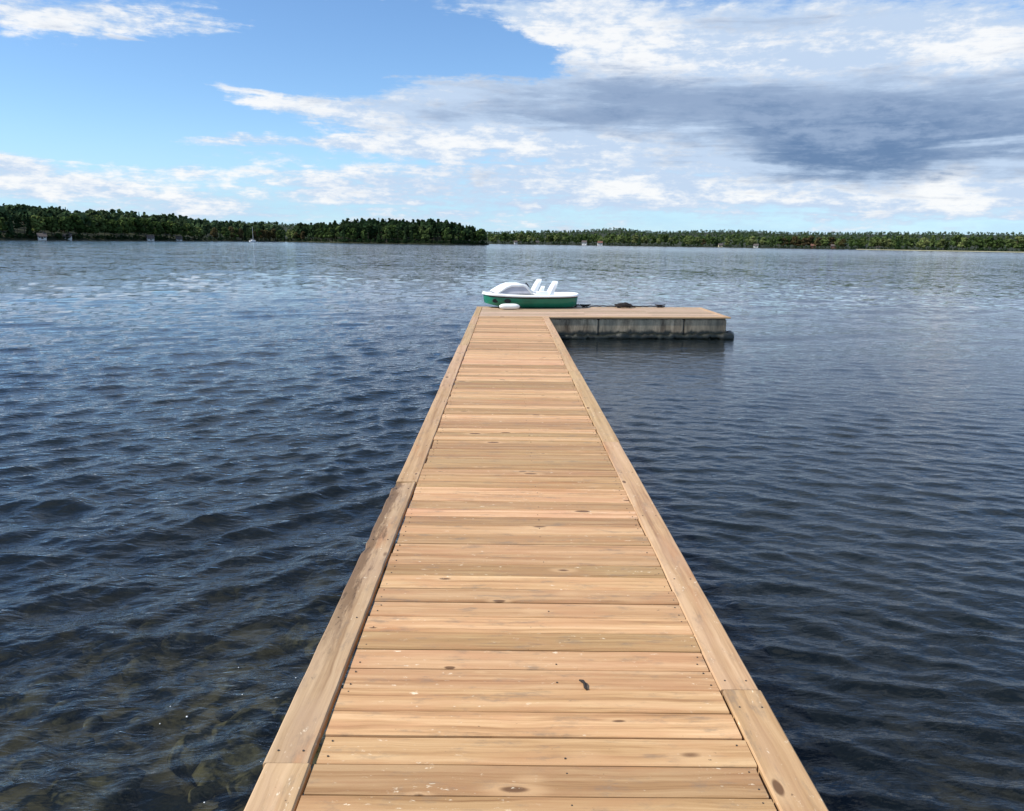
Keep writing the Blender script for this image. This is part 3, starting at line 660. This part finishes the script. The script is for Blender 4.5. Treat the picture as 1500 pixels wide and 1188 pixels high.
while True:
    yc = y0+PITCH_B*(i+.5); i += 1
    if yc > front_y(-HALF)-.13: break
    o = link(bpy.data.objects.new('deck_board', variants[int(RNG.integers(5))]), pier)
    o.location = ((in0+in1)/2+RNG.normal()*.0018, yc+RNG.normal()*.0009, DECK_Z+RNG.normal()*.0011)
    o.rotation_euler = (RNG.normal()*.006, RNG.normal()*.0008, RNG.normal()*.0011+(PI if RNG.random() < .5 else 0)); nb += 1
    for x in (in0+.035, .10, in1-.035):
        for q in ((-.036, .036) if x != .10 else (RNG.choice([-.03, .03]),)):
            if RNG.random() < .8: screw(screws, x+RNG.normal()*.007, yc+q+RNG.normal()*.006, DECK_Z+.0005, .0032)
ylast = yc-PITCH_B*.5
# closing boards cut along the platform's slanting edge
for (a0, a1) in ((0., .45), (.5, .97)):
    def yy(x, f): return ylast+.004+(front_y(x)-.03-ylast)*f
    mb = MB(); V = []
    for z in (DECK_Z-.028, DECK_Z-.001):
        V += [(in0, yy(in0, a0), z), (in1, yy(in1, a0), z), (in1, yy(in1, a1), z), (in0, yy(in0, a1), z)]
    mb.add(V, [(0, 3, 2, 1), (4, 5, 6, 7), (0, 1, 5, 4), (1, 2, 6, 5), (2, 3, 7, 6), (3, 0, 4, 7)])
    obj('deck_board', mb.mesh('cut_deck_board'), M['deck'], pier)
s_ = obj('screw_heads', screws.mesh('screw_heads', recalc=False), M['screw'], pier); s_['kind'] = 'stuff'
def rim(side, ya, yb, mat, dx=0., chip=None, label=None):
    L = yb-ya-.003; me = board_mesh('rim_board', L, RIMW, .032, .006, 40 if chip else 12, .0008, chip); me.materials.append(M[mat])
    o = link(bpy.data.objects.new('rim_board', me), pier); o.rotation_euler = (RNG.normal()*.004, 0, PI/2+RNG.normal()*.0006)
    o.location = (side*(HALF-RIMW/2)+dx, (ya+yb)/2, DECK_Z+RNG.normal()*.0008)
    if label: o['label'] = label
    for yq in np.arange(ya+.06, yb, .9):
        for q in (-.04, .04): screw(screws2, side*(HALF-RIMW/2)+q+dx, yq, DECK_Z+.001, .0036)
screws2 = MB()
hot = [.006*abs(RNG.normal())*(RNG.random() < .6) for _ in range(41)]
rotchip = lambda t: (hot[int(t*40)]*(t > .5)) if t < .97 else .02
for a in [(-1, -1.4, 2.14, 'rim_grey'), (-1, 5.05, 8.6, 'rim_grey', .004), (-1, 8.6, 12.2, 'rim_grey', -.004), (-1, 12.2, 15.4, 'rim_grey', .003), (-1, 15.4, front_y(-.78)-.02, 'rim_grey')]: rim(*a)
rim(-1, 2.14, 5.05, 'rim_rot', -.006, rotchip, 'rim board with a brown rotten outer edge')
for a in [(1, -1.2, 2.57, 'rim', .006), (1, 2.57, 6.2, 'rim'), (1, 6.2, 9.8, 'rim', .004), (1, 9.8, 13.4, 'rim', -.002), (1, 13.4, front_y(.78)-.02, 'rim', .003)]: rim(*a)
s_ = obj('screw_heads', screws2.mesh('rim_screws', recalc=False), M['screw'], pier); s_['kind'] = 'stuff'
for sx in (-1, 1):
    ye = front_y(sx*.8)-.05
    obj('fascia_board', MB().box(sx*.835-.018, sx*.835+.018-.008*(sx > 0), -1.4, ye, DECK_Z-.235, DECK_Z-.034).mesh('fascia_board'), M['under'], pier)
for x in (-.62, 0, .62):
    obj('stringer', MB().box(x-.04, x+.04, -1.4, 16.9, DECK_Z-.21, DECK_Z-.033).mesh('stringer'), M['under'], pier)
pm = MB().tube([(0, 0, -3.2), (0, 0, .28)], [.085, .075], 12).mesh('pile'); pm.materials.append(M['pile']); smooth_by_angle(pm)
cm_ = MB().box(-.76, .76, -.06, .06, .12, .285).mesh('cross_beam'); cm_.materials.append(M['under'])
for y in np.arange(.6, 17, 2.7):
    for sx in (-1, 1):
        o = link(bpy.data.objects.new('pile', pm), pier); o.location = (sx*.66, y, 0)
    o = link(bpy.data.objects.new('cross_beam', cm_), pier); o.location = (0, y+.14, 0)

# ------------------------------------------------------------------ the floating platform across its end
PL, PD = 5.95, 2.72
plat = empty('floating_platform', (-HALF, front_y(-HALF), 0), SKEW); tag(plat, 'low concrete floating platform with timber deck across the pier end', 'floating platform')
SH = math.tan(SKEW)
def sheared(me):
    for v in me.vertices: v.co.x += v.co.y*SH
    me.update(); return me
rows = 18; pr = (PD-.29)/rows; half1 = [1.98, 3.1, 4.2, 2.6]
for r_i in range(rows):
    cut = half1[r_i % 4]+RNG.normal()*.02; y = .145+pr*(r_i+.5)
    for (xa, xb) in ((.15, cut-.003), (cut+.003, PL-.15)):
        me = board_mesh('deck_board', xb-xa, pr-.006, .028, .004, 2); me.materials.append(M['deck_dull'])
        o = link(bpy.data.objects.new('deck_board', me), plat); o.location = ((xa+xb)/2+y*SH, y, DECK_Z+RNG.normal()*.001)
for y in (.0715, PD-.0715):
    for (xa, xb) in ((0, 2.9), (2.905, PL)):
        me = board_mesh('rim_board', xb-xa, .143, .034, .006, 2); me.materials.append(M['rim'])
        o = link(bpy.data.objects.new('rim_board', me), plat); o.location = ((xa+xb)/2+y*SH, y, DECK_Z+.002)
for x in (.0715, PL-.0715):
    me = board_mesh('rim_board', (PD-.292)/math.cos(SKEW)-.02, .132, .034, .006, 2); me.materials.append(M['rim'])
    o = link(bpy.data.objects.new('rim_board', me), plat); o.location = (x+PD/2*SH, PD/2, DECK_Z+.002); o.rotation_euler = (0, 0, PI/2-SKEW)
edges = [.08, 2.85, 4.85, PL-.07]
for a, b in zip(edges[:-1], edges[1:]):
    bm = bmesh.new(); me = sheared(MB().box(a+.012, b-.012, .022, PD-.06, -.35, DECK_Z-.055).mesh('concrete_float')); bm.from_mesh(me)
    bmesh.ops.bevel(bm, geom=bm.edges[:], offset=.02, segments=2, affect='EDGES'); bm.to_mesh(me); bm.free(); obj('concrete_float', me, M['concrete'], plat)
for x in (2.85, 4.85): obj('joint_filler', sheared(MB().box(x-.011, x+.011, .05, PD-.085, -.3, DECK_Z-.06).mesh('joint_filler')), M['black'], plat)
for y in (.10, PD-.10): obj('deck_batten', sheared(MB().box(.1, PL-.1, y-.03, y+.03, DECK_Z-.054, DECK_Z-.035).mesh('deck_batten')), M['under'], plat)
def path(pts, step):
    out = []
    for a, b in zip(pts[:-1], pts[1:]):
        n = max(1, int((Vector(b)-Vector(a)).length/step)); out += [Vector(a).lerp(Vector(b), k/n) for k in range(n)]
    return out+[Vector(pts[-1])]
wp = path([(1.0, .02, .03), (PL-.12, .02, .04), (PL+.03, .05, .045), (PL+.06, .2, .045), (PL+.05, PD-.2, .03), (PL-.1, PD-.05, .03), (.1, PD-.05, .03)], .07)
wp = [p+Vector((0, RNG.normal()*.008, RNG.normal()*.014)) for p in wp]
obj('weed_fringe', sheared(MB().tube(wp, [float(.055+.024*abs(RNG.normal())+(.03 if p.x > PL-.25 else 0)) for p in wp], 9).mesh('weed_fringe', True)), M['weed'], plat)
def on_plat(x, y): return plat.matrix_basis @ Vector((x+y*SH, y, DECK_Z+.004))
bpy.context.view_layer.update()
def cleat(x, y, label):
    t = empty('mooring_cleat', on_plat(x, y), SKEW); t.scale = (.85, .85, .75); tag(t, label, 'cleat', 'mooring cleats on the platform edge')
    obj('base_plate', MB().box(-.10, .10, -.04, .04, 0, .012).mesh('cleat_base'), M['iron'], t)
    obj('horn', MB().tube([(-.17, 0, .095), (-.07, 0, .078), (.07, 0, .078), (.17, 0, .095)], [.014, .022, .022, .014], 8).mesh('cleat_horn', True), M['iron'], t)
    for sx in (-.055, .055): obj('stem', MB().tube([(sx, 0, .012), (sx*.9, 0, .07)], [.022, .018], 8).mesh('cleat_stem', True), M['iron'], t)
cleat(2.50, PD-.10, 'black cleat on the back edge just right of the pedal boat')
cleat(2.80, PD-.13, 'black cleat, second one right of the pedal boat')
cleat(4.80, PD-.10, 'black cleat on the back edge near the far right corner')
def coil(x, y):
    t = empty('rope_coil', on_plat(x, y), .3); tag(t, 'dark coiled mooring rope lying on the back edge of the platform', 'rope')
    pts = []
    for i in range(150):
        a = i*.26; k = i/150; r = .17-.05*math.sin(k*9)-.03*k; pts.append((r*1.15*math.cos(a), r*math.sin(a), .014+.10*k+.008*math.sin(a*3.3)))
    pts += [(.2, .02, .07), (.27, .04, .02), (.36, .03, .014)]
    obj('coiled_line', MB().tube(pts, .014, 6).mesh('coiled_line', True), M['rope'], t)
coil(3.80, PD-.22)

pts = [on_plat(2.35+.06*i, PD-.05+.03*math.sin(i*.55)+.012*RNG.normal())+Vector((0, 0, .018+.012*abs(math.sin(i*.9)))) for i in range(44)]
ml = obj('mooring_line', MB().tube([p-pts[0] for p in pts], .017, 6).mesh('mooring_line', True), M['rope']); ml.location = pts[0]
tag(ml, 'loose dark mooring line along the back edge between cleats', 'rope')

# ------------------------------------------------------------------ the pedal boat
B = empty('pedal_boat', (.52, 19.86, DECK_Z+.004), rad(10.5)); tag(B, 'green and white pedal boat pulled up on the platform with white seats', 'pedal boat')
def plan(t, hw):                                    # half width along the boat, t = -1 bow .. 1 stern
    return hw*(1-abs(t)**5.)**.5*(1-.10*max(0, -t)**2) if abs(t) < 1 else .0
def sheer(t): return (.335+.045*max(0, -t)**2.2)+.015*max(0, t)**2
LH = 1.22
def ring(t, hw, zs, xo=0):
    x = LH*t; a = max(plan(t, hw), .05); pts = []
    n = 14
    return x, a
rings = []
for t in np.concatenate([np.linspace(-.995, -.8, 8), np.linspace(-.7, .75, 12), np.linspace(.82, .995, 7)]):
    x, a = ring(t, .60, 0); zt = sheer(t)-.05; zb = .02+.10*max(0, -t-.6)**1.3*3+.05*max(0, t-.8)*3
    bw = a*.88; rings.append([(x*1., -a, zt), (x*.995, -a*.985, zt*.62+zb*.38), (x*.985, -bw, zb+.05), (x*.98, -bw*.9, zb), (x*.98, -bw*.34, zb), (x*.98, -bw*.26, zb+.09), (x*.98, bw*.26, zb+.09), (x*.98, bw*.34, zb), (x*.98, bw*.9, zb), (x*.985, bw, zb+.05), (x*.995, a*.985, zt*.62+zb*.38), (x, a, zt)])
obj('hull', smooth_by_angle(MB().loft(rings).mesh('pedal_hull'), 35), M['green'], B)
rings = []
for t in np.concatenate([np.linspace(-.998, -.8, 8), np.linspace(-.7, .75, 12), np.linspace(.82, .998, 7)]):
    a = max(plan(t, .64), .06); x = (LH+.035)*t; z = sheer(t)-.055; h = .05+.015*max(0, -t)
    rings.append([(x, -a, z), (x, -a-.012, z+h*.5), (x, -a+.02, z+h), (x, -a*.86, z+h+.006), (x, -a*.8, z+h-.03), (x, a*.8, z+h-.03), (x, a*.86, z+h+.006), (x, a-.02, z+h), (x, a+.012, z+h*.5), (x, a, z)])
obj('deck_moulding', smooth_by_angle(MB().loft(rings).mesh('deck_moulding'), 35), M['white'], B)
# hood over the pedals: white frame, shade of the white sides painted in grey
hs = [(-.96, .36), (-.72, .505), (-.58, .562), (-.30, .565), (-.22, .545), (-.04, .365)]
mb = MB()
for (y0_, y1_) in ((-.46, .46),):
    top = hs; V = []; n = len(hs)
    for y in (y0_, y1_): V += [(x, y*(1 if z < .5 else .9), z) for x, z in hs]
    F = [(i_, i_+1, i_+1+n, i_+n) for i_ in range(n-1)]
    mb.add(V, F+[tuple(range(n)), tuple(range(2*n-1, n-1, -1))])
obj('pedal_hood', mb.mesh('pedal_hood'), M['whitegrey'], B)
for y in (-.465, .465):
    obj('hood_frame', MB().tube([(x, y*(1 if z < .5 else .9), z) for x, z in hs], .034, 8).mesh('hood_frame', True), M['white'], B)
mb = MB(); n = len(hs); V = []
for y in (-.45, .45): V += [(x, y*(1 if z < .5 else .9), z+.012) for x, z in hs[:5]]
for y in (-.45, .45): V += [(x, y*(1 if z < .5 else .9), z+.03) for x, z in hs[:5]]
F = [(i_+10, i_+11, i_+16, i_+15) for i_ in range(4)]+[(i_, i_+5, i_+6, i_+1) for i_ in range(4)]+[(0, 1, 11, 10), (1, 2, 12, 11), (2, 3, 13, 12), (3, 4, 14, 13), (5, 15, 16, 6), (6, 16, 17, 7), (7, 17, 18, 8), (8, 18, 19, 9), (0, 10, 15, 5), (4, 9, 19, 14)]
mb.add(V, F); obj('hood_top', mb.mesh('hood_top'), M['white'], B)
def seat_back(x, y, h, wd, lean, name='seat_back'):
    rings = []
    for k, s in enumerate(np.linspace(0, 1, 7)):
        th = .06*(1-.35*s); ww = wd/2*(1-.25*s**3) if s < .97 else wd/2*.55; cx = x+lean*s; z = .33+h*s
        rings.append([(cx-th, y-ww, z), (cx-th*1.15, y, z+.005), (cx-th, y+ww, z), (cx+th*.7, y+ww, z), (cx+th, y, z), (cx+th*.7, y-ww, z)])
    return obj(name, smooth_by_angle(MB().loft(rings).mesh(name), 50), M['white'], B)
def seat_pan(x, y, wd, z=.335):
    rings = []
    for s in np.linspace(0, 1, 6):
        xx = x-.36+.38*s; hgt = .045+.035*math.sin(s*PI*.9); rings.append([(xx, y-wd/2, z-.02), (xx, y-wd/2+.03, z+hgt), (xx, y, z+hgt-.02), (xx, y+wd/2-.03, z+hgt), (xx, y+wd/2, z-.02)])
    return obj('seat', smooth_by_angle(MB().loft(rings).mesh('seat_pan'), 40), M['white'], B)
seat_back(.12, .28, .36, .42, .17); seat_pan(.10, .28, .40)
seat_back(.43, -.27, .335, .42, .15); seat_pan(.41, -.27, .40)
seat_back(.26, 0, .20, .16, .07, 'centre_console')
seat_back(.10, -.12, .05, .6, .02, 'seat_plinth')
obj('steering_lever', MB().tube([(-.02, .0, .36), (-.08, .0, .56), (-.14, .0, .60)], [.016, .014, .02], 8).mesh('steering_lever', True), M['black'], B)
for y in (-.27, .28): obj('seat_drain', MB().box(.0, .04, y-.12, y+.12, .415, .421).mesh('seat_drain'), M['whitegrey'], B)
for (x, wv, hv) in ((-.99, .075, .05), (-.70, .085, .055)):
    t_ = x/LH; a = plan(t_, .60)
    n = 14; V = []; yb = -a*.995
    for dyy in (-.006, .02): V += [(x+wv*math.cos(2*PI*k/n), yb+dyy, .185+hv*math.sin(2*PI*k/n)) for k in range(n)]
    obj('hull_opening', MB().add(V, [tuple(range(n)), tuple(range(2*n-1, n-1, -1))]+[(k, (k+1) % n, (k+1) % n+n, k+n) for k in range(n)]).mesh('hull_opening'), M['black'], B)
obj('rubbing_strip', MB().tube([(LH*t, -plan(t, .60)-.008, sheer(t)-.075) for t in np.linspace(-.93, .93, 22)], .014, 6).mesh('rubbing_strip', True), M['iron'], B)

fd = empty('boat_fender', (-.02, 18.93, DECK_Z+.078), rad(8)); tag(fd, 'small white oval fender lying on the deck against the green hull', 'fender')
pts = []; rr_ = []
for s in np.linspace(-1, 1, 15): s = float(s); pts.append((.25*s, 0, 0)); rr_.append(.072*max(.12, (1-abs(s)**4))**.5)
obj('fender_body', MB().tube(pts, rr_, 14).mesh('fender_body', True), M['fender'], fd)
for sx in (-1, 1): obj('fender_eye', MB().tube([(sx*(.26+.022*math.cos(a)), 0, -.02+.022*math.sin(a)) for a in np.linspace(0, 2*PI, 9)], .008, 5).mesh('fender_eye'), M['black'], fd)

# ------------------------------------------------------------------ small things
tw = obj('twig', MB().tube([(-.012, .030, .004), (.0, .018, .007), (.006, .002, .006), (.005, -.018, .005), (.010, -.032, .003)], [.003, .006, .0065, .006, .003], 6).mesh('twig', True), M['twig'])
tw.location = (.196, 2.585, DECK_Z+.002); tag(tw, 'small black curled twig lying on the pale deck boards', 'twig')
V0, F0 = ico(1); VV = []; FF = []; b = 0
for i in range(22):
    y = RNG.uniform(1.9, 3.6); x = -RNG.uniform(.95, 1.75); s = .0028+.0055*RNG.random()**2.5; VV.append(V0*np.array([s, s, s*.6])+np.array([x, y, .01+RNG.normal()*.006])); FF.append(F0+b); b += len(V0)
o = obj('white_flecks', mesh_np('white_flecks', np.concatenate(VV), np.concatenate(FF), True), M['white']); tag(o, 'scattered white flecks on the dark water left of the pier', 'foam', kind='stuff')  # small flattened white flecks at the water surface
for o in bpy.data.objects:
    if len(str(o.get('label', '')).split()) > 16: print('LONG', o['label'])
print('boards', nb, 'objects', len(bpy.data.objects))
